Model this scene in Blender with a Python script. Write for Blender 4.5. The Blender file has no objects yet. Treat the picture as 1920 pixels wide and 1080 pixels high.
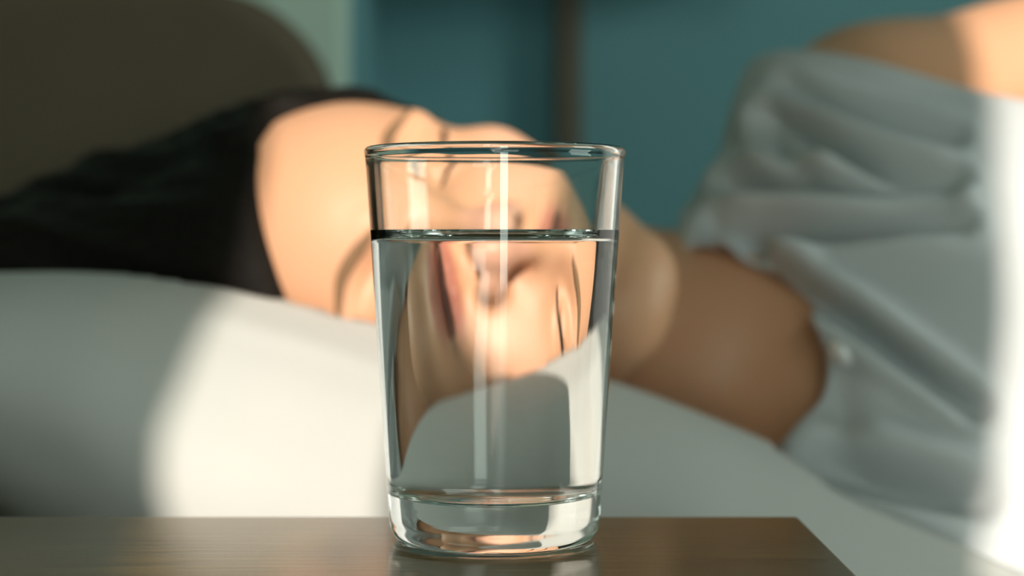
import bpy, math
import numpy as np
from mathutils import Vector

C = bpy.context.scene.collection
scn = bpy.context.scene
R = math.radians

# ------------------------------------------------------------------ camera, light, exposure
CAM_Z = 0.0855                       # lens height above the night stand top (z = 0)
FPX = 3270.0
cam_d = bpy.data.cameras.new('camera')
cam = bpy.data.objects.new('camera', cam_d)
C.objects.link(cam)
cam.location = (0, 0, CAM_Z)
cam.rotation_euler = (R(90), 0, 0)
cam_d.sensor_width = 36
cam_d.lens = FPX / 1920 * 36
cam_d.shift_y = -105 / 1920
cam_d.clip_start = 0.02
cam_d.dof.use_dof = True
cam_d.dof.focus_distance = 0.462
cam_d.dof.aperture_fstop = 6.8
scn.camera = cam

world = bpy.data.worlds.new('world')
scn.world = world
world.use_nodes = True
bg = world.node_tree.nodes['Background']
bg.inputs[0].default_value = (0.86, 1.0, 0.91, 1)
bg.inputs[1].default_value = 7.9

SUN_AZ, SUN_EL = R(1.8), R(22)
sun_d = bpy.data.lights.new('sun', 'SUN')
sun_d.energy = 6.0
sun_d.angle = R(0.5)
sun_d.color = (1.0, 0.90, 0.79)
sun = bpy.data.objects.new('sun', sun_d)
C.objects.link(sun)
sdir = Vector((-math.sin(SUN_AZ) * math.cos(SUN_EL), math.cos(SUN_AZ) * math.cos(SUN_EL), -math.sin(SUN_EL)))
sun.rotation_euler = sdir.to_track_quat('-Z', 'Y').to_euler()

vs = scn.view_settings
scn.display_settings.display_device = 'sRGB'
vs.view_transform = 'Standard'
vs.look = 'None'
vs.gamma = 1
vs.use_curve_mapping = False
vs.exposure = 0.0
cy = scn.cycles
cy.max_bounces = 24
cy.transmission_bounces = 24
cy.glossy_bounces = 12
cy.diffuse_bounces = 5
cy.transparent_max_bounces = 16
cy.sample_clamp_indirect = 4.0
cy.use_denoising = True


def portal(name, loc, rot, sx, sy):
    d = bpy.data.lights.new(name, 'AREA')
    d.shape = 'RECTANGLE'
    d.size, d.size_y = sx, sy
    d.cycles.is_portal = True
    o = bpy.data.objects.new(name, d)
    C.objects.link(o)
    o.location = loc
    o.rotation_euler = rot


# ------------------------------------------------------------------ helpers
def at(px, py, Y):
    """photo pixel at depth Y -> point in metres"""
    return np.array([(px - 960) / FPX * Y, Y, CAM_Z - (py - 435) / FPX * Y])


def mat(name, color=(0.5, 0.5, 0.5), rough=0.6, spec=0.5):
    m = bpy.data.materials.new(name)
    m.use_nodes = True
    b = m.node_tree.nodes['Principled BSDF']
    b.inputs['Base Color'].default_value = (*color, 1)
    b.inputs['Roughness'].default_value = rough
    b.inputs['Specular IOR Level'].default_value = spec
    return m


def nodes(m):
    nt = m.node_tree
    return nt, nt.nodes, nt.links, nt.nodes['Principled BSDF']


def fabric(name, col, weave=900, bump=0.25, var=0.06, rough=0.85):
    m = mat(name, col, rough, 0.2)
    nt, N, L, b = nodes(m)
    tc = N.new('ShaderNodeTexCoord')
    nz = N.new('ShaderNodeTexNoise'); nz.inputs['Scale'].default_value = 14; nz.inputs['Detail'].default_value = 4
    L.new(tc.outputs['Object'], nz.inputs['Vector'])
    rp = N.new('ShaderNodeValToRGB')
    rp.color_ramp.elements[0].position = 0.3; rp.color_ramp.elements[1].position = 0.7
    rp.color_ramp.elements[0].color = (*[c * (1 - var) for c in col], 1)
    rp.color_ramp.elements[1].color = (*[min(1, c * (1 + var)) for c in col], 1)
    L.new(nz.outputs['Fac'], rp.inputs['Fac']); L.new(rp.outputs['Color'], b.inputs['Base Color'])
    w1 = N.new('ShaderNodeTexWave'); w1.bands_direction = 'X'; w1.inputs['Scale'].default_value = weave
    w2 = N.new('ShaderNodeTexWave'); w2.bands_direction = 'Z'; w2.inputs['Scale'].default_value = weave
    for w in (w1, w2): L.new(tc.outputs['Object'], w.inputs['Vector'])
    ad = N.new('ShaderNodeMath'); ad.operation = 'ADD'
    L.new(w1.outputs['Fac'], ad.inputs[0]); L.new(w2.outputs['Fac'], ad.inputs[1])
    bp = N.new('ShaderNodeBump'); bp.inputs['Strength'].default_value = bump; bp.inputs['Distance'].default_value = 0.0004
    L.new(ad.outputs[0], bp.inputs['Height']); L.new(bp.outputs['Normal'], b.inputs['Normal'])
    return m


def plaster(name, col, var=0.05):
    m = mat(name, col, 0.8, 0.3)
    nt, N, L, b = nodes(m)
    tc = N.new('ShaderNodeTexCoord')
    nz = N.new('ShaderNodeTexNoise'); nz.inputs['Scale'].default_value = 3; nz.inputs['Detail'].default_value = 5
    L.new(tc.outputs['Object'], nz.inputs['Vector'])
    rp = N.new('ShaderNodeValToRGB')
    rp.color_ramp.elements[0].color = (*[c * (1 - var) for c in col], 1)
    rp.color_ramp.elements[1].color = (*[c * (1 + var) for c in col], 1)
    L.new(nz.outputs['Fac'], rp.inputs['Fac']); L.new(rp.outputs['Color'], b.inputs['Base Color'])
    n2 = N.new('ShaderNodeTexNoise'); n2.inputs['Scale'].default_value = 120
    L.new(tc.outputs['Object'], n2.inputs['Vector'])
    bp = N.new('ShaderNodeBump'); bp.inputs['Strength'].default_value = 0.15; bp.inputs['Distance'].default_value = 0.002
    L.new(n2.outputs['Fac'], bp.inputs['Height']); L.new(bp.outputs['Normal'], b.inputs['Normal'])
    return m


def wood(name, c0, c1, rough=0.35, scale=1.0, spec=0.5):
    m = mat(name, c0, rough, spec)
    nt, N, L, b = nodes(m)
    tc = N.new('ShaderNodeTexCoord')
    mp = N.new('ShaderNodeMapping'); mp.inputs['Scale'].default_value = (3 * scale, 60 * scale, 60 * scale)
    L.new(tc.outputs['Object'], mp.inputs['Vector'])
    nz = N.new('ShaderNodeTexNoise'); nz.inputs['Scale'].default_value = 5; nz.inputs['Detail'].default_value = 8
    nz.inputs['Roughness'].default_value = 0.65; nz.inputs['Distortion'].default_value = 0.4
    L.new(mp.outputs['Vector'], nz.inputs['Vector'])
    rp = N.new('ShaderNodeValToRGB')
    rp.color_ramp.elements[0].position = 0.32; rp.color_ramp.elements[1].position = 0.7
    rp.color_ramp.elements[0].color = (*c0, 1); rp.color_ramp.elements[1].color = (*c1, 1)
    L.new(nz.outputs['Fac'], rp.inputs['Fac']); L.new(rp.outputs['Color'], b.inputs['Base Color'])
    mr = N.new('ShaderNodeMapRange')
    mr.inputs['To Min'].default_value = rough * 0.85; mr.inputs['To Max'].default_value = rough * 1.2
    L.new(nz.outputs['Fac'], mr.inputs['Value']); L.new(mr.outputs['Result'], b.inputs['Roughness'])
    bp = N.new('ShaderNodeBump'); bp.inputs['Strength'].default_value = 0.12; bp.inputs['Distance'].default_value = 0.0006
    L.new(nz.outputs['Fac'], bp.inputs['Height']); L.new(bp.outputs['Normal'], b.inputs['Normal'])
    return m


def glass_mat(name, ior, color=(1, 1, 1)):
    m = bpy.data.materials.new(name)
    m.use_nodes = True
    N, L = m.node_tree.nodes, m.node_tree.links
    N.clear()
    g = N.new('ShaderNodeBsdfGlass'); g.inputs['IOR'].default_value = ior; g.inputs['Roughness'].default_value = 0.0
    g.inputs['Color'].default_value = (*color, 1)
    o = N.new('ShaderNodeOutputMaterial'); L.new(g.outputs[0], o.inputs[0])
    return m


def clear_mat(name):
    m = bpy.data.materials.new(name)
    m.use_nodes = True
    N, L = m.node_tree.nodes, m.node_tree.links
    N.clear()
    g = N.new('ShaderNodeBsdfTransparent')
    o = N.new('ShaderNodeOutputMaterial'); L.new(g.outputs[0], o.inputs[0])
    return m


def link_mesh(name, verts, faces, material=None, parent=None, smooth=True):
    me = bpy.data.meshes.new(name)
    me.from_pydata([tuple(map(float, v)) for v in verts], [], [tuple(map(int, f)) for f in faces])
    if smooth and len(me.polygons):
        me.polygons.foreach_set('use_smooth', [True] * len(me.polygons))
    me.update()
    o = bpy.data.objects.new(name, me)
    C.objects.link(o)
    for mm in (material if isinstance(material, (list, tuple)) else [material] if material else []):
        me.materials.append(mm)
    if parent is not None:
        o.parent = parent
    return o


def thing(name, label, cat, loc=(0, 0, 0)):
    o = bpy.data.objects.new(name, None)
    C.objects.link(o)
    o.location = loc
    o.empty_display_size = 0.05
    o['label'] = label
    o['category'] = cat
    return o


def tag(o, label, cat):
    o['label'] = label
    o['category'] = cat
    return o


def box_geo(x0, x1, y0, y1, z0, z1):
    v = [(x, y, z) for x in (x0, x1) for y in (y0, y1) for z in (z0, z1)]
    f = [(0, 1, 3, 2), (4, 6, 7, 5), (0, 4, 5, 1), (2, 3, 7, 6), (0, 2, 6, 4), (1, 5, 7, 3)]
    return v, f


def boxes(name, lst, material, parent=None, bevel=0.0, structure=False, seg=3):
    V, Fc = [], []
    for b in lst:
        v, f = box_geo(*b)
        n = len(V)
        V += v
        Fc += [tuple(i + n for i in q) for q in f]
    o = link_mesh(name, V, Fc, material, parent, smooth=bevel > 0)
    if bevel:
        md = o.modifiers.new('bevel', 'BEVEL'); md.width = bevel; md.segments = seg; md.limit_method = 'ANGLE'
        wn = o.modifiers.new('wn', 'WEIGHTED_NORMAL'); wn.keep_sharp = True
    if structure:
        o['kind'] = 'structure'
    return o


def chaikin(P, n=2):
    P = np.array(P, float)
    for _ in range(n):
        a, b = P[:-1], P[1:]
        Q = np.empty((2 * len(a), P.shape[1]))
        Q[0::2] = a * .75 + b * .25
        Q[1::2] = a * .25 + b * .75
        P = np.vstack([P[:1], Q[1:-1] if False else Q, P[-1:]])
    return P


def lathe(prof, seg):
    """closed surface from a profile whose first and last point lie on the axis"""
    V, Fc, ring = [], [], []
    for i, (r, z) in enumerate(prof):
        if r < 1e-7:
            ring.append([len(V)]); V.append((0, 0, z))
        else:
            ring.append(list(range(len(V), len(V) + seg)))
            V += [(r * math.cos(2 * math.pi * k / seg), r * math.sin(2 * math.pi * k / seg), z) for k in range(seg)]
    tagr = []
    for i in range(len(prof) - 1):
        a, b = ring[i], ring[i + 1]
        for k in range(seg):
            k2 = (k + 1) % seg
            if len(a) == 1: Fc.append((a[0], b[k2], b[k]))
            elif len(b) == 1: Fc.append((a[k], a[k2], b[0]))
            else: Fc.append((a[k], a[k2], b[k2], b[k]))
            tagr.append(i)
    return V, Fc, tagr


def tube(pts, rad, seg=8, flat=(1, 1), up=(0, 0, 1)):
    """tapered tube along pts; flat scales the section across / along the up vector"""
    pts = np.array(pts, float); n = len(pts)
    rad = np.broadcast_to(np.array(rad, float), (n,))
    V, Fc = [], []
    T = np.gradient(pts, axis=0); T /= np.linalg.norm(T, axis=1)[:, None]
    up = np.array(up, float)
    for i in range(n):
        s = np.cross(T[i], up); s /= np.linalg.norm(s); u = np.cross(s, T[i])
        for k in range(seg):
            a = 2 * math.pi * k / seg
            V.append(pts[i] + rad[i] * (math.cos(a) * s * flat[0] + math.sin(a) * u * flat[1]))
    for i in range(n - 1):
        for k in range(seg):
            k2 = (k + 1) % seg
            Fc.append((i * seg + k, i * seg + k2, (i + 1) * seg + k2, (i + 1) * seg + k))
    Fc.append(tuple(range(seg))[::-1]); Fc.append(tuple((n - 1) * seg + k for k in range(seg)))
    return V, Fc


def spline(P, n=12):
    """Catmull-Rom through P"""
    P = np.array(P, float)
    Q = np.vstack([2 * P[0] - P[1], P, 2 * P[-1] - P[-2]])
    out = []
    for i in range(1, len(Q) - 2):
        for t in np.linspace(0, 1, n, endpoint=False):
            a, b, c, d = Q[i - 1], Q[i], Q[i + 1], Q[i + 2]
            out.append(.5 * ((2 * b) + (-a + c) * t + (2 * a - 5 * b + 4 * c - d) * t * t + (-a + 3 * b - 3 * c + d) * t ** 3))
    out.append(P[-1])
    return np.array(out)


# ---- signed distance modelling ----
def smin(a, b, k):
    h = np.clip(0.5 + 0.5 * (b - a) / k, 0, 1)
    return b + (a - b) * h - k * h * (1 - h)


def smax(a, b, k):
    return -smin(-a, -b, k)


def ell(P, c, r, M=None):
    x, y, z = P[0] - c[0], P[1] - c[1], P[2] - c[2]
    if M is not None:
        x, y, z = (M[0][0] * x + M[0][1] * y + M[0][2] * z, M[1][0] * x + M[1][1] * y + M[1][2] * z, M[2][0] * x + M[2][1] * y + M[2][2] * z)
    k0 = np.sqrt((x / r[0]) ** 2 + (y / r[1]) ** 2 + (z / r[2]) ** 2) + 1e-6
    k1 = np.sqrt((x / r[0] ** 2) ** 2 + (y / r[1] ** 2) ** 2 + (z / r[2] ** 2) ** 2) + 1e-6
    return k0 * (k0 - 1) / k1


def cap(P, a, b, ra, rb=None):
    rb = ra if rb is None else rb
    a = np.array(a, float); b = np.array(b, float)
    d = b - a
    t = np.clip(((P[0] - a[0]) * d[0] + (P[1] - a[1]) * d[1] + (P[2] - a[2]) * d[2]) / d.dot(d), 0, 1)
    x, y, z = P[0] - a[0] - t * d[0], P[1] - a[1] - t * d[1], P[2] - a[2] - t * d[2]
    return np.sqrt(x * x + y * y + z * z) - (ra + (rb - ra) * t)


def surface_nets(F, xs, ys, zs):
    S = F < 0
    nx, ny, nz = F.shape
    corner = [(i, j, k) for i in (0, 1) for j in (0, 1) for k in (0, 1)]
    sl = lambda A, c: A[c[0]:nx - 1 + c[0], c[1]:ny - 1 + c[1], c[2]:nz - 1 + c[2]]
    cnt = sum(sl(S, c).astype(np.int8) for c in corner)
    I, J, K = np.nonzero((cnt > 0) & (cnt < 8))
    idx = np.full((nx - 1, ny - 1, nz - 1), -1, np.int32)
    idx[I, J, K] = np.arange(len(I))
    fv = {c: F[I + c[0], J + c[1], K + c[2]] for c in corner}
    acc = np.zeros((len(I), 3)); n = np.zeros(len(I))
    for c in corner:
        for ax in range(3):
            if c[ax] == 0:
                d = list(c); d[ax] = 1; d = tuple(d)
                a, b = fv[c], fv[d]
                m = (a < 0) != (b < 0)
                t = np.where(m, a / np.where(m, a - b, 1), 0)
                p = np.tile(np.array(c, float), (len(I), 1)); p[:, ax] = t
                acc += p * m[:, None]; n += m
    p = acc / n[:, None]
    V = np.empty_like(p)
    for ax, (g, i) in enumerate(((xs, I), (ys, J), (zs, K))):
        V[:, ax] = g[i] + (g[i + 1] - g[i]) * p[:, ax]
    quads = []
    for ax in range(3):
        a = [slice(1, n_ - 1) for n_ in (nx, ny, nz)]
        a[ax] = slice(0, (nx, ny, nz)[ax] - 1)
        b = list(a); b[ax] = slice(1, (nx, ny, nz)[ax])
        s0, s1 = S[tuple(a)], S[tuple(b)]
        off = [1, 1, 1]; off[ax] = 0
        i, j, k = np.nonzero(s0 != s1)
        flip = s0[i, j, k]
        g = [i + off[0], j + off[1], k + off[2]]
        u, v = [(1, 2), (2, 0), (0, 1)][ax]
        def cell(du, dv):
            h = [q.copy() for q in g]; h[u] = h[u] - du; h[v] = h[v] - dv
            return idx[h[0], h[1], h[2]]
        q = np.stack([cell(0, 0), cell(1, 0), cell(1, 1), cell(0, 1)], 1)
        q[~flip] = q[~flip][:, ::-1]
        quads.append(q)
    return V, np.vstack(quads)


def clip_mesh(V, Q, g):
    """keep the region g > 0 of a quad mesh, cutting cleanly along g = 0"""
    T = np.vstack([Q[:, [0, 1, 2]], Q[:, [0, 2, 3]]])
    pos = g > 0
    c = pos[T].sum(1)
    keep = [tuple(t) for t in T[c == 3]]
    V = [tuple(v) for v in V]
    cache = {}
    def cut(i, j):
        key = (min(i, j), max(i, j))
        if key not in cache:
            t = g[i] / (g[i] - g[j])
            V.append(tuple(np.array(V[i]) * (1 - t) + np.array(V[j]) * t))
            cache[key] = len(V) - 1
        return cache[key]
    for t in T[(c == 1) | (c == 2)]:
        out = []
        for k in range(3):
            i, j = t[k], t[(k + 1) % 3]
            if pos[i]: out.append(i)
            if pos[i] != pos[j]: out.append(cut(i, j))
        if len(out) == 3: keep.append(tuple(out))
        elif len(out) == 4: keep += [(out[0], out[1], out[2]), (out[0], out[2], out[3])]
    used = sorted({i for f in keep for i in f})
    re = {o: n for n, o in enumerate(used)}
    return np.array([V[i] for i in used]), [tuple(re[i] for i in f) for f in keep]


def grids(*segs):
    """rectilinear axis: (start, stop, step), ..."""
    out = []
    for a, b, h in segs:
        n = max(1, int(round((b - a) / h)))
        out += list(np.linspace(a, b, n, endpoint=False))
    out.append(segs[-1][1])
    return np.array(out, np.float32)


def axes(xs, ys, zs):
    return [xs[:, None, None], ys[None, :, None], zs[None, None, :]]


# ------------------------------------------------------------------ materials
M_teal = plaster('teal_paint', (0.15, 0.33, 0.36))
M_pale = plaster('pale_green_paint', (0.55, 0.68, 0.58))
M_room = plaster('room_paint', (0.36, 0.38, 0.34))
M_floor = wood('floor_wood', (0.10, 0.06, 0.035), (0.2, 0.12, 0.07), 0.5, 0.3)
M_post = wood('post_wood', (0.085, 0.070, 0.045), (0.13, 0.105, 0.07), 0.6)
M_top = wood('walnut_top', (0.085, 0.046, 0.012), (0.24, 0.148, 0.050), 0.18, 1.0, 0.55)
M_top.node_tree.nodes['Principled BSDF'].inputs['Specular Tint'].default_value = (1.0, .90, .72, 1)
M_head = fabric('brown_upholstery', (0.125, 0.096, 0.066), 700)
M_pillow = fabric('pillow_cotton', (0.455, 0.455, 0.432), 1500, 0.1, 0.02)
M_sheet = fabric('sheet_cotton', (0.50, 0.52, 0.48), 1500, 0.1, 0.03)
M_shirt = fabric('shirt_cotton', (0.53, 0.55, 0.56), 1100, 0.2, 0.03)
M_trouser = fabric('trouser_cotton', (0.10, 0.12, 0.16), 900)
M_button = mat('pearl_button', (0.95, 0.95, 0.94), 0.2, 0.9)
M_button.node_tree.nodes['Principled BSDF'].inputs['Metallic'].default_value = 0.35
M_steel = mat('brushed_steel', (0.6, 0.6, 0.6), 0.3); M_steel.node_tree.nodes['Principled BSDF'].inputs['Metallic'].default_value = 1
M_glass = glass_mat('clear_glass', 1.50, (0.985, 0.997, 0.992))
M_glass_wet = glass_mat('clear_glass_wetted', 1.50 / 1.333)
M_water = glass_mat('water_surface', 1.333)
M_water_side = clear_mat('water_body')

# ------------------------------------------------------------------ the room
X0, X1, Y0, Y1, Z0, Z1 = -1.6, 2.2, -1.2, 1.75, -0.55, 2.35
boxes('floor', [(X0 - .1, X1 + .1, Y0 - .1, Y1 + .1, Z0 - .1, Z0)], M_floor, structure=True)
boxes('ceiling', [(X0 - .1, X1 + .1, Y0 - .1, Y1 + .1, Z1, Z1 + .1)], M_room, structure=True)
PX = (656 - 960) / FPX * 1.40
boxes('wall_back', [(-0.02, X1 + .1, Y1, Y1 + .1, Z0, Z1), (-0.5, -.02, Y1, Y1 + .1, Z0, Z1), (PX - .004, PX, 1.402, Y1, Z0, Z1)], M_teal, structure=True)
boxes('wall_left', [(X0 - .1, PX, 1.30, 1.40, Z0, Z1), (X0 - .1, X0, Y0, 1.30, Z0, Z1), (PX - .1, PX - .004, 1.40, Y1, Z0, Z1)], M_pale, structure=True)
px0, px1 = (1040 - 960) / FPX * 1.72, (1092 - 960) / FPX * 1.72
boxes('shade_ledge', [(PX, .24, 1.50, Y1, .345, .37)], M_teal, bevel=.004, structure=True)  # unseen ledge above the view, added to shade the top of the wall
boxes('trim_1', [(px0, px1, 1.715, Y1, Z0, Z1)], M_post, bevel=0.004, structure=True)
# window side of the room, behind the camera: two tall narrow openings, the sun comes through them
def prism_xz(name, polys, y0, y1, material):
    V, Fc = [], []
    for pl in polys:
        n, k = len(V), len(pl)
        V += [(x, y0, z) for x, z in pl] + [(x, y1, z) for x, z in pl]
        Fc += [tuple(n + i for i in range(k)), tuple(n + k + i for i in range(k))[::-1]]
        Fc += [(n + i, n + k + i, n + k + (i + 1) % k, n + (i + 1) % k) for i in range(k)]
    o = link_mesh(name, V, Fc, material, smooth=False)
    o['kind'] = 'structure'
    return o




def sun_hit(px, py, Y):
    """where the sun ray that lands on this point of the bed passes the window wall"""
    p = at(px, py, Y); k = (Y - Y0) / math.cos(SUN_AZ)
    return (p[0] + k * math.sin(SUN_AZ), p[2] + k * math.tan(SUN_EL))


ZL = 0.30
WA = [(.155, Z0), (.155, ZL), sun_hit(250, 1075, .46), sun_hit(290, 900, .60), sun_hit(292, 750, .60), sun_hit(335, 640, .615),
      sun_hit(395, 560, .66), sun_hit(475, 450, .71), sun_hit(500, 320, .72), (sun_hit(500, 320, .72)[0] - .01, 1.0)]
WB = [(.362, Z0), (.362, ZL), sun_hit(590, 1040, .48), sun_hit(700, 968, .52), sun_hit(724, 900, .62), sun_hit(745, 780, .63), sun_hit(815, 690, .64),
      sun_hit(1000, 560, .69), sun_hit(1068, 420, .70), sun_hit(1092, 330, .71), sun_hit(1130, 230, .74)]
WB += [(WB[-1][0], 1.0)]
WC = [sun_hit(1885, 1060, .61), sun_hit(1850, 900, .70), sun_hit(1852, 600, .75), sun_hit(1850, 300, .78), sun_hit(1832, 100, .85), sun_hit(1828, 0, .86)]
WC += [(WC[-1][0], 1.10)]
WD = .70
ZH1, ZH2 = WA[-1][1], WC[-1][1]                            # heads of the two openings
prism_xz('wall_front', [[(X0 - .1, Z0)] + WA + [(X0 - .1, ZH1)], WB + [(WC[-1][0], ZH1)] + WC[::-1] + [(WD, WC[0][1]), (WD, Z0)],
                        [(WD, Z0), (WD, ZH2), (X1 + .1, ZH2), (X1 + .1, Z0)],
                        [(X0 - .1, ZH1), (X0 - .1, Z1), (WC[-1][0], Z1), (WC[-1][0], ZH1)],
                        [(WC[-1][0], ZH2), (WC[-1][0], Z1), (X1 + .1, Z1), (X1 + .1, ZH2)]], Y0 - .02, Y0, M_room)
RY0, RY1, RZ0, RZ1 = -0.20, 0.80, 0.25, 1.30
boxes('wall_right', [(X1, X1 + .1, Y0, RY0, Z0, Z1), (X1, X1 + .1, RY1, Y1, Z0, Z1),
                     (X1, X1 + .1, RY0, RY1, Z0, RZ0), (X1, X1 + .1, RY0, RY1, RZ1, Z1)], M_room, structure=True)
portal('portal_right', (X1 + .05, (RY0 + RY1) / 2, (RZ0 + RZ1) / 2), (0, R(90), 0), RZ1 - RZ0, RY1 - RY0)
portal('portal_narrow', (.12, Y0 - .01, (Z0 + 1.0) / 2), (R(90), 0, 0), .50, 1.0 - Z0)
portal('portal_wide', (.46, Y0 - .01, .80), (R(90), 0, 0), .50, .7)

# ------------------------------------------------------------------ bed, mattress, pillow
bed = thing('bed', 'bed with a dark brown upholstered headboard rounded at its top corner', 'bed', (0.6, .9, Z0))
HBY = 1.12
hx1 = (617 - 960) / FPX * HBY
hz1 = CAM_Z + (435 + 28) / FPX * HBY
rr = 0.085
arc = [(hx1 - rr + rr * math.cos(a), hz1 - rr + rr * math.sin(a)) for a in np.linspace(0, math.pi / 2, 17)]
hx0 = -1.25
outl = [(hx1, Z0 + .05)] + arc + [(hx0 + rr - rr * math.cos(a), hz1 - rr + rr * math.sin(a)) for a in np.linspace(math.pi / 2, 0, 17)] + [(hx0, Z0 + .05)]
n = len(outl)
hv = [(x - .6, HBY - .9, z - Z0) for x, z in outl] + [(x - .6, HBY + .07 - .9, z - Z0) for x, z in outl]
hf = [tuple(range(n)), tuple(range(2 * n - 1, n - 1, -1))] + [(i, i + n, (i + 1) % n + n, (i + 1) % n) for i in range(n)]
hb = link_mesh('headboard', hv, hf, M_head, bed)
md = hb.modifiers.new('bevel', 'BEVEL'); md.width = .018; md.segments = 4; md.limit_method = 'ANGLE'; md.angle_limit = R(50)
boxes('bed_base', [(-0.5 - .6, 1.65 - .6, .60 - .9, 1.10 - .9, .08, -.302 - Z0)], M_post, bed, .01)
for lx in (-.45, 1.6):
    for ly in (.64, 1.06):
        boxes('leg', [(lx - .025 - .6, lx + .025 - .6, ly - .025 - .9, ly + .025 - .9, 0, .08)], M_post, bed, .004)

MT = -0.163
boxes('mattress', [(-0.5, 1.65, .585, 1.10, -.30, MT)], M_sheet, bevel=.04, seg=6)
tag(bpy.data.objects['mattress'], 'mattress in a pale sheet under the white pillow', 'mattress')

RX = np.array([-.50, -.42, -.30, -.20, -.127, -.0957, -.054, .0385, .102, .189, .25, .31])
RZ = np.array([-.045, .030, .062, .069, .0660, .0605, .051, .0245, .0005, -.036, -.066, -.10])
BX = np.array([-.50, -.40, -.25, -.19, -.14, -.08, .31])
BZ = np.array([-.090, -.062, -.042, -.050, -.110, -.161, -.161])


def pillow_mesh():
    nu, nv = 150, 320
    V = []
    sp = spline(np.c_[RX, RZ], 20)
    for u in range(nu + 1):
        X = -.50 + .81 * u / nu
        zr = float(np.interp(X, sp[:, 0], sp[:, 1])); zb = float(np.interp(X, BX, BZ))
        e = max(1e-3, 1 - abs((X + .095) / .405) ** 6) ** .5
        lf = min(1, max(0, (-.09 - X) / .07)); lf = lf * lf * (3 - 2 * lf)
        zm = (zb * .62 + zr * .38) * (1 - lf) + (zb * .40 + zr * .60) * lf
        ht = max(.004, (zr - zm) / .93)
        for v in range(nv):
            t = 2 * math.pi * v / nv
            c, s = math.cos(t), math.sin(t)
            yy = -math.copysign(abs(c) ** (.55 if s > 0 else .55 + .6 * lf), c)
            hy = .23 * (.55 + .45 * e)
            y = .838 + hy * yy
            z = zm + (ht if s > 0 else (zm - zb)) * math.copysign(abs(s) ** .8, s)
            if s > 0:
                q = min(1, max(0, (y - .70) / .07)); q = q * q * (3 - 2 * q)
                z -= .022 * q * min(1, max(0, (X + .32) / .1))
            # soft creases along the hem and slack wrinkles in the cover
            w = .0009 * math.sin(38 * X + 60 * y + 3 * math.sin(31 * z)) + .0011 * math.sin(21 * X - 55 * z + 2 * math.sin(17 * X))
            if c > 0 and s > 0:                                   # a soft fold in the case below the cheek
                fx = math.exp(-((X + .075) / .045) ** 4)
                w += fx * (.0022 * math.exp(-((z - zr + .013 + .06 * (X + .075)) / .0042) ** 2) - .0010 * math.exp(-((z - zr + .0055) / .0028) ** 2))
            V.append((X, y - w * (1 if c > 0 else -1), z))
    Fc = []
    for u in range(nu):
        for v in range(nv):
            v2 = (v + 1) % nv
            Fc.append((u * nv + v, (u + 1) * nv + v, (u + 1) * nv + v2, u * nv + v2))
    Fc.append(tuple(range(nv))); Fc.append(tuple(nu * nv + v for v in range(nv))[::-1])
    return V, Fc


# ------------------------------------------------------------------ night stand
ns = thing('nightstand', 'dark walnut night stand with a satin top carrying the glass of water', 'nightstand', (-.35, .26, Z0))
TX0, TX1, TY0, TY1 = -.80, .0862, .02, .5245
o = bpy.data.objects
boxes('top', [(TX0 + .35, TX1 + .35, TY0 - .26, TY1 - .26, -.022 - Z0, -Z0)], M_top, ns, .0012, seg=2)
boxes('cabinet', [(TX0 + .36, TX1 + .34, TY0 - .24, TY1 - .28, .12, -.022 - Z0)], M_top, ns, .002)
for dz in (.14, .335):
    d = boxes('drawer', [(TX0 + .375, TX1 + .325, TY0 - .252, TY0 - .238, dz, dz + .18)], M_top, ns, .002)
    kv, kf, _ = lathe([(0, 0), (.006, 0), (.006, .012), (.012, .016), (.013, .022), (.008, .026), (0, .027)], 20)
    kv = [(x + -.007, TY0 - .252 - z, y + dz + .09) for x, y, z in kv]
    link_mesh('knob', kv, kf, M_steel, d)
for lx in (TX0 + .39, TX1 + .31):
    for ly in (TY0 - .21, TY1 - .31):
        boxes('leg', [(lx - .02, lx + .02, ly - .02, ly + .02, 0, .12)], M_top, ns, .003)

# ------------------------------------------------------------------ glass of water
GX, GY = (927.5 - 960) / FPX * .486, .486
GB, GT, GH = .0290, .0362, .1088
ro = lambda z: GB + (GT - GB) * z / GH
WALL = .0023
outer = [(0, .0005), (.018, .0005), (.0228, .0005), (.0236, .0001), (.0246, 0), (.0258, 0), (.0276, .0010), (ro(.004) - .0003, .0035), (ro(.0075), .0075)]
outer = chaikin(outer, 3)
wall_o = [(ro(z), z) for z in np.linspace(.010, .1060, 40)]
rim = [(GT - .0001 + .0001, .1068), (GT + .0002, .1078), (GT - .0003, .1088), (GT - .0012, .1092), (GT - .0021, .1088), (GT - .0025, .1078), (ro(.1066) - WALL, .1064)]
rim = chaikin(rim, 2)
WL = .0832                                                  # water level
WM = .0862                                                  # contact line of the meniscus
wall_i_hi = [(ro(z) - WALL, z) for z in np.linspace(.1055, WM, 12)]
wall_i_lo = [(ro(z) - WALL, z) for z in np.linspace(WM, .0195, 40)][1:]
floor_i = chaikin([(ro(.018) - WALL, .018), (ro(.0150) - WALL - .0002, .0150), (ro(.013) - WALL - .0022, .0131), (.0190, .0124), (.010, .0122), (0, .0121)], 3)
prof = [tuple(p) for p in outer] + wall_o + [tuple(p) for p in rim] + wall_i_hi
n_dry = len(prof) - 1
prof += wall_i_lo + [tuple(p) for p in floor_i]
gv, gf, gt = lathe(prof, 160)
gl = link_mesh('drinking_glass', gv, gf, [M_glass, M_glass_wet])
for p, i in zip(gl.data.polygons, gt):
    p.material_index = 1 if i >= n_dry else 0
gl.location = (GX, GY, 0)
tag(gl, 'clear tapered drinking glass with a thick base standing on the night stand', 'glass')

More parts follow.
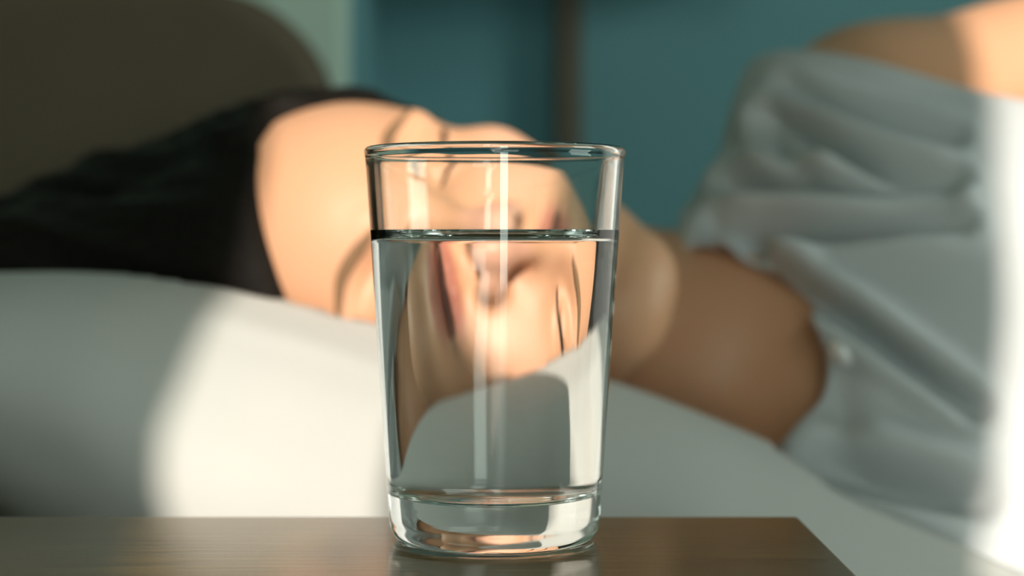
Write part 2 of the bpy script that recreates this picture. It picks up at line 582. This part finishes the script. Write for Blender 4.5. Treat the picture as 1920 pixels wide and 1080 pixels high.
eps = .00004
wp = [(max(0, r - eps), z + eps) for r, z in [tuple(p) for p in floor_i][::-1]] + [(r - eps, z) for r, z in wall_i_lo[::-1]]
nside = len(wp)
rc = ro(WM) - WALL - eps
wp += [(rc, WM)]
for d in np.linspace(0, .012, 26)[1:]:
    wp.append((rc - d, WL + (WM - WL) * math.exp(-d / .0021)))
wp += [(r, WL) for r in (.015, .008)] + [(0, WL)]
wv, wf, wt = lathe(wp, 160)
wa = link_mesh('water', wv, wf, [M_water, M_water_side])
for p, i in zip(wa.data.polygons, wt):
    p.material_index = 1 if i < nside else 0
wa.location = (GX, GY, 0)
tag(wa, 'clear still water filling the drinking glass to about three quarters', 'water')

# ------------------------------------------------------------------ the sleeping person
# head frame: +x to her right, +y out of the face, +z to the crown, in centimetres
PHI, PSI, THE, HS = R(16.5), R(19.5), R(-0.5), 0.97
HO = np.array([-.0432, .782, .0632])


def head_frame():
    cr = np.array([-1., 0, 0]); f = np.array([0, -math.cos(PSI), math.sin(PSI)]); r = np.array([0, -math.sin(PSI), -math.cos(PSI)])
    M = np.stack([r, f, cr], 1)
    c, s = math.cos(PHI), math.sin(PHI); Ry = np.array([[c, 0, s], [0, 1, 0], [-s, 0, c]])
    c, s = math.cos(THE), math.sin(THE); Rz = np.array([[c, -s, 0], [s, c, 0], [0, 0, 1]])
    return Rz @ Ry @ M


HM = head_frame()


def h2w(p):
    return (np.array(p, float) * .01 * HS) @ HM.T + HO


def w2h(P):
    q = [P[i] - HO[i] for i in range(3)]
    k = 1 / (.01 * HS)
    return [(HM[0, j] * q[0] + HM[1, j] * q[1] + HM[2, j] * q[2]) * np.float32(k) for j in range(3)]


def head_sdf(L):
    """face and skull, centimetres"""
    A = [np.abs(L[0]), L[1], L[2]]
    d = ell(L, (0, -.8, 2.8), (6.9, 9.2, 8.0))
    d = smin(d, ell(L, (0, 2.9, 1.8), (6.0, 6.1, 7.6)), 2.0)                 # forehead and upper face
    d = smin(d, ell(L, (0, 3.0, -4.6), (5.3, 5.2, 6.0)), 2.0)                # jaw
    d = smin(d, ell(L, (0, 6.6, -9.35), (2.1, 1.9, 1.75)), 2.2)                # chin
    d = smin(d, cap(A, (5.0, 1.0, -6.2), (1.5, 6.4, -9.2), 1.5, 1.3), 1.6)   # jaw line
    d = smin(d, ell(A, (3.9, 5.7, -2.0), (2.2, 1.9, 1.8)), 1.6)              # cheekbone
    d = smin(d, ell(A, (2.8, 6.0, -4.6), (2.2, 2.1, 2.6)), 2.0)              # cheek
    d = smin(d, cap(A, (.8, 8.1, 1.7), (4.6, 6.7, 1.7), .8, .75), 1.0)       # brow
    d = smax(d, -ell(A, (3.1, 9.2, .6), (2.0, 1.7, 1.15)), 1.2)              # eye socket
    d = smin(d, ell(A, (3.1, 6.75, .55), (1.65, 1.35, 1.15)), .45)           # closed lids
    d = smax(d, -cap(A, (1.9, 8.0, .13), (4.4, 7.5, .33), .14), .18)       # lid seam
    d = smin(d, cap(L, (0, 8.3, 1.0), (0, 10.3, -2.65), .5, .7), 1.2)        # nose bridge
    d = smin(d, ell(L, (0, 10.45, -3.15), (.9, .9, .8)), .9)                 # tip
    d = smin(d, ell(A, (1.08, 9.2, -3.55), (.62, 1.05, .70)), .75)             # wings
    d = smax(d, -ell(A, (.60, 9.75, -4.25), (.42, .75, .52)), .18)             # nostrils
    d = smin(d, ell(L, (0, 7.3, -6.1), (3.2, 1.7, 1.9)), 1.2)                # mouth mound
    d = smin(d, cap(A, (.45, 8.95, -5.45), (2.35, 8.05, -5.95), .42, .2), .45)
    d = smin(d, cap(A, (0, 8.95, -6.7), (2.1, 8.1, -6.2), .55, .2), .45)
    d = smax(d, -cap(A, (.3, 9.1, -6.05), (1.9, 8.45, -6.06), .26, .3), .2)
    d = smax(d, -cap(A, (0, 9.55, -6.02), (2.55, 8.2, -6.05), .17, .13), .16)        # mouth line
    d = smax(d, -ell(L, (0, 9.6, -7.9), (1.8, .9, .5)), .8)                 # dip below the lip
    d = smax(d, -cap(L, (0, 9.6, -4.4), (0, 9.4, -5.2), .2), .35)           # philtrum
    ear = ell(A, (7.2, -.9, -.6), (.8, 1.9, 3.1))
    ear = smax(ear, -ell(A, (8.0, -.5, -.3), (.5, 1.1, 1.9)), .4)
    return smin(d, ear, .5)


NB = np.array([.125, .850, .020])                                            # base of the neck
SL = at(1640, 250, .90)                                                      # her left shoulder, on top
SR = np.array([.170, .735, -.080])                                           # her right shoulder, underneath
bdir = np.array([.985, -.06, -.12]); bdir /= np.linalg.norm(bdir)
sdir_ = (SL - SR) - bdir * (SL - SR).dot(bdir); sdir_ /= np.linalg.norm(sdir_)
ndir = np.cross(bdir, sdir_)
if ndir[1] > 0: ndir = -ndir
BM = np.stack([bdir, sdir_, ndir])


def torso_sdf(P):
    d = ell(P, (.300, .845, .010), (.20, .150, .105), BM)
    d = smin(d, ell(P, (.215, .825, .025), (.105, .135, .080), BM), .05)
    d = smin(d, cap(P, NB, SL + np.array([.01, .0, -.008]), .050, .056), .03)
    d = smin(d, cap(P, NB, SR, .050, .052), .04)
    d = smin(d, ell(P, np.array([.335, .845, .010]) + sdir_ * .068 + ndir * .085, (.070, .062, .045), BM), .05)
    d = smin(d, ell(P, np.array([.335, .845, .010]) - sdir_ * .068 + ndir * .085, (.070, .062, .045), BM), .05)
    d = smin(d, ell(P, (.52, .825, -.020), (.17, .125, .092), BM), .06)
    d = smin(d, ell(P, (.68, .825, -.025), (.13, .150, .105), BM), .06)
    return d


ELB = SL + np.array([.255, .045, .055])
WRI = ELB + np.array([.16, -.16, -.10])


def arms_sdf(P):
    d = smin(cap(P, SL, SL + (ELB - SL) * .35, .056, .048), cap(P, SL + (ELB - SL) * .35, ELB, .047, .037), .03)
    d = smin(d, cap(P, ELB, ELB + (WRI - ELB) * .4, .038, .036), .02)
    d = smin(d, cap(P, ELB + (WRI - ELB) * .4, WRI, .035, .024), .02)
    fd = (WRI - ELB) / np.linalg.norm(WRI - ELB)
    sd = np.cross(fd, [0, 0, 1.]); sd /= np.linalg.norm(sd)
    dn = np.cross(fd, sd); dn *= -1 if dn[2] > 0 else 1
    pal = WRI + fd * .05
    d = smin(d, ell(P, pal, (.050, .040, .016), np.stack([fd, sd, dn])), .02)
    for q, ln in ((-.030, .062), (-.010, .074), (.010, .069), (.029, .054)):
        a = pal + fd * .040 + sd * q
        b = a + fd * ln * .5 + dn * .006
        c = b + fd * ln * .4 + dn * .022
        d = smin(d, smin(cap(P, a, b, .0095, .0085), cap(P, b, c, .0085, .0070), .004), .006)
    a = pal - fd * .025 - sd * .030
    d = smin(d, smin(cap(P, a, a + fd * .035 - sd * .022, .012, .010), cap(P, a + fd * .035 - sd * .022, a + fd * .064 - sd * .026 + dn * .01, .010, .008), .004), .01)
    # the other arm lies under the body and comes out in front of the waist
    e2 = SR + np.array([.24, -.02, -.004]); w2 = e2 + np.array([.20, -.05, .0])
    d2 = smin(cap(P, SR, e2, .048, .038), cap(P, e2, w2, .037, .025), .02)
    d2 = smin(d2, ell(P, w2 + np.array([.06, -.01, 0]), (.055, .020, .036)), .02)
    for q, ln in ((-.024, .06), (-.008, .072), (.008, .068), (.024, .052)):
        a = w2 + np.array([.10, -.015, q])
        d2 = smin(d2, cap(P, a, a + np.array([ln, -.022, 0]), .009, .007), .006)
    d2 = smin(d2, cap(P, w2 + np.array([.04, -.02, .03]), w2 + np.array([.09, -.04, .05]), .011, .008), .01)
    return d, d2


HL, HR = np.array([.72, .845, .035]), np.array([.72, .795, -.075])
KL, KR = np.array([1.10, .76, -.045]), np.array([1.12, .83, -.088])
AL, AR = np.array([1.50, .84, -.085]), np.array([1.53, .92, -.098])


def legs_sdf(P):
    d = smin(cap(P, HL, KL, .080, .052), cap(P, KL, AL, .050, .034), .03)
    d = smin(d, smin(cap(P, HR, KR, .078, .050), cap(P, KR, AR, .049, .034), .03), .01)
    return d


def feet_sdf(P):
    d = cap(P, AL, AL + np.array([.02, -.16, 0]), .034, .022)
    return np.minimum(d, cap(P, AR, AR + np.array([.02, -.15, 0]), .034, .022))


def build_body():
    xs = grids((-.21, -.135, .004), (-.135, .115, .0019), (.115, .46, .005), (.46, 1.62, .009))
    ys = grids((.58, .70, .0035), (.70, .70 + 1e-9, 1)) if False else grids((.60, .66, .004), (.66, .775, .0019), (.775, 1.08, .0048))
    zs = grids((-.19, -.055, .0048), (-.055, .165, .0019), (.165, .30, .006))
    F = np.full((len(xs), len(ys), len(zs)), 9, np.float32)
    hi = int(np.searchsorted(xs, .20))
    P = axes(xs[:hi], ys, zs)
    L = w2h(P)
    F[:hi] = head_sdf(L) * np.float32(.01 * HS)
    lo = int(np.searchsorted(xs, -.02))
    P = axes(xs[lo:], ys, zs)
    jn = h2w((0, -1.2, -5.0))
    d = cap(P, jn, NB, .053, .056)
    d = smin(d, torso_sdf(P), .030)
    a1, a2 = arms_sdf(P)
    d = smin(d, a1, .022)
    d = smin(d, a2, .015)
    k = int(np.searchsorted(xs, .55)) - lo
    Q = axes(xs[lo + k:], ys, zs)
    d[k:] = smin(d[k:], legs_sdf(Q), .05)
    d[k:] = smin(d[k:], feet_sdf(Q), .02)
    F[lo:] = smin(F[lo:], d, .014)
    F = np.maximum(F, np.float32(MT + .004) - zs[None, None, :])
    return surface_nets(F, xs, ys, zs)


# skin
M_skin = mat('skin', (.6, .4, .3), .48, .4)
nt, N, L_, b = nodes(M_skin)
at_ = N.new('ShaderNodeAttribute'); at_.attribute_name = 'tone'
L_.new(at_.outputs['Color'], b.inputs['Base Color'])
b.inputs['Subsurface Weight'].default_value = .12
b.inputs['Subsurface Radius'].default_value = (1.0, .35, .2)
b.inputs['Subsurface Scale'].default_value = .004
tc = N.new('ShaderNodeTexCoord'); nz = N.new('ShaderNodeTexNoise'); nz.inputs['Scale'].default_value = 900
L_.new(tc.outputs['Object'], nz.inputs['Vector'])
bp = N.new('ShaderNodeBump'); bp.inputs['Strength'].default_value = .08; bp.inputs['Distance'].default_value = .0006
L_.new(nz.outputs['Fac'], bp.inputs['Height']); L_.new(bp.outputs['Normal'], b.inputs['Normal'])

M_hair = mat('dark_hair', (.012, .009, .006), .6, .15)
nt, N, L_, b = nodes(M_hair)
tc = N.new('ShaderNodeTexCoord'); mp = N.new('ShaderNodeMapping'); mp.inputs['Scale'].default_value = (14, 160, 160)
mp.inputs['Rotation'].default_value = (0, R(-24), 0)
nz = N.new('ShaderNodeTexNoise'); nz.inputs['Scale'].default_value = 6; nz.inputs['Detail'].default_value = 4
L_.new(tc.outputs['Object'], mp.inputs['Vector']); L_.new(mp.outputs['Vector'], nz.inputs['Vector'])
rp = N.new('ShaderNodeValToRGB')
rp.color_ramp.elements[0].position = .35; rp.color_ramp.elements[0].color = (.004, .003, .002, 1)
rp.color_ramp.elements[1].position = .75; rp.color_ramp.elements[1].color = (.013, .009, .006, 1)
L_.new(nz.outputs['Fac'], rp.inputs['Fac']); L_.new(rp.outputs['Color'], b.inputs['Base Color'])
bp = N.new('ShaderNodeBump'); bp.inputs['Strength'].default_value = .6; bp.inputs['Distance'].default_value = .002
L_.new(nz.outputs['Fac'], bp.inputs['Height']); L_.new(bp.outputs['Normal'], b.inputs['Normal'])
M_brow = mat('brow_hair', (.20, .115, .06), .7, .2)

PO = np.array([.55, .83, MT])
person = thing('person', 'sleeping person with dark hair lying on one side in a pale grey sleeveless shirt', 'person', tuple(PO))
bv, bq = build_body()
body = link_mesh('body', bv - PO, bq, M_skin, person)
Lh = np.stack(w2h([bv[:, 0], bv[:, 1], bv[:, 2]]), 1)
ax_ = np.abs(Lh[:, 0])
base = np.array([.62, .33, .192])
tone = np.tile(base, (len(bv), 1))


def blob(c, r, col, amt):
    d = np.sqrt(((ax_ - c[0]) / r[0]) ** 2 + ((Lh[:, 1] - c[1]) / r[1]) ** 2 + ((Lh[:, 2] - c[2]) / r[2]) ** 2)
    w = (np.clip(1.25 - d, 0, .5) / .5 * amt)[:, None]
    tone[:] = tone * (1 - w) + np.array(col) * w


blob((0, 10.8, -3.1), (1.9, 2.0, 1.8), (.78, .42, .33), .5)
blob((4.2, 7.0, -3.2), (2.6, 2.5, 2.2), (.78, .44, .32), .3)
blob((0, 9.0, -5.6), (2.5, 1.6, .55), (.52, .15, .11), .75)
blob((0, 8.9, -6.6), (2.3, 1.6, .68), (.52, .16, .12), .75)
blob((0, 8.4, -6.05), (2.7, 1.4, .26), (.06, .02, .016), .9)  # shade of the parted lips, painted dark into the mouth slit
blob((.60, 9.75, -4.2), (.46, .75, .5), (.03, .03, .02), .9)  # nostril insides painted near-black for the shade in the hollow
ca = body.data.color_attributes.new('tone', 'FLOAT_COLOR', 'POINT')
ca.data.foreach_set('color', np.c_[tone, np.ones(len(tone))].astype(np.float32).ravel())


def on_face(x, z, y0=13.0):
    """march in from the front of the face to the skin"""
    y = y0
    for _ in range(80):
        d = float(head_sdf([np.array([x]), np.array([y]), np.array([z])])[0])
        if d < .005: break
        y -= d * .8
    return y


for sgn in (-1, 1):
    pts = []
    for t in np.linspace(0, 1, 14):
        x = sgn * (1.15 + 4.0 * t); z = 1.75 + .75 * math.sin(min(1, t / .62) * math.pi / 2) - 1.15 * max(0, t - .55) ** 1.2
        pts.append(h2w((x, on_face(x, z) + .03, z)))
    rad = [.0027 * (.35 + .65 * min(1, t / .2)) * (1 - .65 * max(0, (t - .5) / .5)) for t in np.linspace(0, 1, 14)]
    v, f = tube(pts, rad, 10, (1, .45), HM[:, 1])
    link_mesh('eyebrow', np.array(v) - PO, f, M_brow, person)
    pts = []
    for t in np.linspace(0, 1, 14):
        x = sgn * (1.75 + 2.9 * t); z = .07 + .22 * (2 * t - 1) ** 2 + .1 * t
        pts.append(h2w((x, on_face(x, z) + .10, z)))
    v, f = tube(pts, [.00055 + .0004 * t for t in np.linspace(0, 1, 14)], 8, (1.3, 1.6), HM[:, 1])
    link_mesh('eyelashes', np.array(v) - PO, f, M_hair, person)


def build_hair():
    xs = grids((-.47, -.22, .005), (-.22, .06, .0032)); ys = grids((.63, 1.02, .0034)); zs = grids((-.10, .20, .0034))
    P = axes(xs, ys, zs)
    L = w2h(P)
    k = np.float32(.01 * HS)
    d = ell(L, (0, -1.3, 3.0), (7.8, 9.6, 8.9))
    d = smin(d, ell(L, (0, -3.2, 4.8), (7.3, 7.4, 7.2)), 1.5)
    face = ell(L, (.55, 9.6, -1.0), (6.4, 8.2, 9.1))
    d = smax(d, -face, .8)
    d = smax(d, -(L[2] + 3.2 + .55 * L[1]), 1.0) * k                         # ends behind the ears
    w = cap(P, at(470, 425, .84), at(230, 450, .85), .058, .037)
    w = smin(w, cap(P, at(230, 450, .85), at(20, 495, .84), .037, .025), .03)
    w = smin(w, cap(P, at(20, 495, .84), at(-330, 540, .84), .026, .018), .03)
    w = smin(w, cap(P, at(430, 500, .74), at(60, 560, .76), .040, .034), .03)
    w = smin(w, cap(P, at(60, 560, .76), at(-280, 560, .80), .036, .018), .03)
    d = smin(d, w, .03)
    for a, c in (((-1.8, 5.3, 9.3), (-4.6, 4.1, 7.5)), ((-4.6, 4.1, 7.5), (-6.1, 2.6, 4.8))):
        d = smin(d, cap(P, h2w(a), h2w(c), .0100, .0095), .010)
    # locks: shallow grooves running along the lengths
    ph = 230 * (P[2] + .28 * P[0]) + 120 * P[1] + 2.2 * np.sin(16 * P[0] + 20 * P[1]) + 1.5 * np.sin(33 * P[0])
    fade = np.clip((face * k - .004) / .03, .0, 1)
    d = d + fade * (np.float32(.0016) * np.sin(ph) + np.float32(.0009) * np.sin(ph * 2.7 + 1))
    return surface_nets(d.astype(np.float32), xs, ys, zs)


hv_, hq = build_hair()
link_mesh('hair', hv_ - PO, hq, M_hair, person)

# shirt ------------------------------------------------------------
FOLDS = [  # (points across the chest, depth, width)
    ([(1480, 165), (1560, 205), (1660, 235), (1790, 262)], .0026, .0042),
    ([(1455, 225), (1510, 262), (1590, 308), (1680, 336), (1790, 350)], .0052, .0046),
    ([(1440, 250), (1475, 300), (1530, 330)], .0028, .0045),
    ([(1375, 355), (1440, 361), (1560, 372), (1770, 386)], .0050, .0045),
    ([(1345, 443), (1440, 450), (1560, 446), (1700, 428), (1800, 420)], .0050, .0045),
    ([(1400, 470), (1470, 520), (1590, 600), (1700, 680), (1830, 770)], .0062, .0048),
    ([(1560, 880), (1650, 905), (1740, 925), (1830, 940)], .0060, .0075),
    ([(1560, 700), (1580, 790), (1600, 850)], .0014, .008),
]
FOLDS = [([at(x, y, .79)[[0, 2]] for x, y in p], dd, w) for p, dd, w in FOLDS]


def fold_disp(V):
    X, Z = V[:, 0] * .79 / V[:, 1], CAM_Z + (V[:, 2] - CAM_Z) * .79 / V[:, 1]
    out = np.zeros(len(V))
    for pts, dep, w in FOLDS:
        sp = spline(np.array(pts), 8)
        best = np.full(len(V), 9.); tt = np.zeros(len(V))
        for i in range(len(sp) - 1):
            a, dd = sp[i], sp[i + 1] - sp[i]
            t = np.clip(((X - a[0]) * dd[0] + (Z - a[1]) * dd[1]) / dd.dot(dd), 0, 1)
            r = np.hypot(X - a[0] - t * dd[0], Z - a[1] - t * dd[1])
            m = r < best
            best[m] = r[m]; tt[m] = (i + t[m]) / (len(sp) - 1)
        env = np.sin(np.pi * np.clip(tt * .86 + .10, 0, 1)) ** .5
        out += 2.9 * env * dep * (-np.exp(-(best / w) ** 2) + .62 * np.exp(-((best - 2.1 * w) / (1.1 * w)) ** 2))
    return np.maximum(out, -.0135)


def shirt_sdf(P):
    d = smin(torso_sdf(P), cap(P, NB + .30 * (h2w((0, -1.2, -5.0)) - NB), NB, .044, .050), .020)
    d = smin(d, cap(P, SL, SL + (ELB - SL) * .35, .058, .050), .02)
    return d - .0155


def build_shirt():
    xs = grids((.04, .36, .0030), (.36, .74, .007)); ys = grids((.62, 1.06, .0034)); zs = grids((-.19, .24, .0032))
    P = axes(xs, ys, zs)
    F = np.maximum(shirt_sdf(P), MT + .0025 - P[2]).astype(np.float32)
    V, Q = surface_nets(F, xs, ys, zs)
    # outward normals from the field
    e = .002
    sd = lambda W: shirt_sdf([W[:, 0], W[:, 1], W[:, 2]])
    G = np.stack([sd(V + np.eye(3)[i] * e) - sd(V - np.eye(3)[i] * e) for i in range(3)], 1)
    G /= np.linalg.norm(G, axis=1)[:, None] + 1e-9
    front = np.clip((-G[:, 1] + .25 * G[:, 2] + .2) / .5, 0, 1)
    W = V + G * (fold_disp(V) * front)[:, None]
    nc = at(1335, 668, .775)
    g1 = np.sqrt((V[:, 0] - nc[0]) ** 2 + ((V[:, 1] - nc[1]) * .45) ** 2 + (V[:, 2] - nc[2]) ** 2) - .0475
    na = np.array([.405, .20, .90]); na /= np.linalg.norm(na)
    g2 = -((V - at(1478, 92, .86)) @ na)
    g2 = np.maximum(g2, V[:, 0] - .345)
    g3 = np.minimum(.71 - V[:, 0], V[:, 0] - (.0722 + .11 * (V[:, 1] - .76) + .10 * np.clip(V[:, 2] - .09, 0, 1)))
    g4 = (V - at(1215, 455, .83)) @ np.array([.867, 0, -.499])
    g4 = np.maximum(g4, (V[:, 2] - at(0, 270, .85)[2]) * 6)
    return clip_mesh(W, Q, np.minimum(np.minimum(g1, g2), np.minimum(g3, g4)))


sv, sf = build_shirt()
shirt = link_mesh('shirt', sv - PO, sf, M_shirt, person)
md = shirt.modifiers.new('solid', 'SOLIDIFY'); md.thickness = .0022; md.offset = -.5


from mathutils.bvhtree import BVHTree
shirt_bvh = BVHTree.FromPolygons([Vector(v) for v in sv], sf)
vd = Vector(at(1580, 661, 1.0) - np.array([0, 0, CAM_Z]))
bpnt, nrm, _, _ = shirt_bvh.ray_cast(Vector((0, 0, CAM_Z)), vd.normalized())
if nrm.y > 0: nrm = -nrm
bpnt = np.array(bpnt)
kv, kf, _ = lathe([(0, -.001), (.0054, -.001), (.0062, .0002), (.0061, .0013), (.0052, .0022), (.0035, .0029), (.0018, .0033), (0, .0034)], 28)
qr = nrm.to_track_quat('Z', 'Y').to_matrix()
kv = [np.array(qr @ Vector(v)) + bpnt + np.array(nrm) * .0012 - PO for v in kv]
link_mesh('button', kv, kf, M_button, shirt)

# trousers
def build_trousers():
    xs = grids((.60, 1.55, .009)); ys = grids((.66, 1.04, .008)); zs = grids((-.19, .20, .008))
    P = axes(xs, ys, zs)
    F = np.maximum(smin(torso_sdf(P), legs_sdf(P), .05) - .012, MT + .0025 - P[2])
    V, Q = surface_nets(F.astype(np.float32), xs, ys, zs)
    return clip_mesh(V, Q, np.minimum(V[:, 0] - .66, 1.46 - V[:, 0]))


tv, tf = build_trousers()
tr = link_mesh('trousers', tv - PO, tf, M_trouser, person)
md = tr.modifiers.new('solid', 'SOLIDIFY'); md.thickness = .003

# the pillow gives way under head, hair and shoulder
press_bvh = [BVHTree.FromPolygons([Vector(v) for v in vv], [tuple(int(i) for i in f) for f in ff]) for vv, ff in ((bv, bq), (hv_, hq), (sv, sf))]


def press(V):
    out = V.copy()
    for n_, (x, y, z) in enumerate(V):
        if y < (.64 if x < .07 else .675) or z < -.155: continue
        lim = 9.
        for dx, dy in ((0, 0), (.005, 0), (-.005, 0), (0, .005), (0, -.005)):
            for t in press_bvh:
                h = t.ray_cast(Vector((x + dx, y + dy, -.4)), Vector((0, 0, 1)))[0]
                if h is not None: lim = min(lim, h.z)
        if z > lim - .004:
            out[n_, 2] = max(lim - .004, -.157)
    return out


pil = thing('pillow', 'large soft white pillow under the sleeping head, behind the glass of water', 'pillow', (-.09, .84, -.137))
pv, pf = pillow_mesh()
pv = press(np.array(pv)) - np.array([-.09, .84, -.137])
link_mesh('pillowcase', pv, pf, M_pillow, pil)
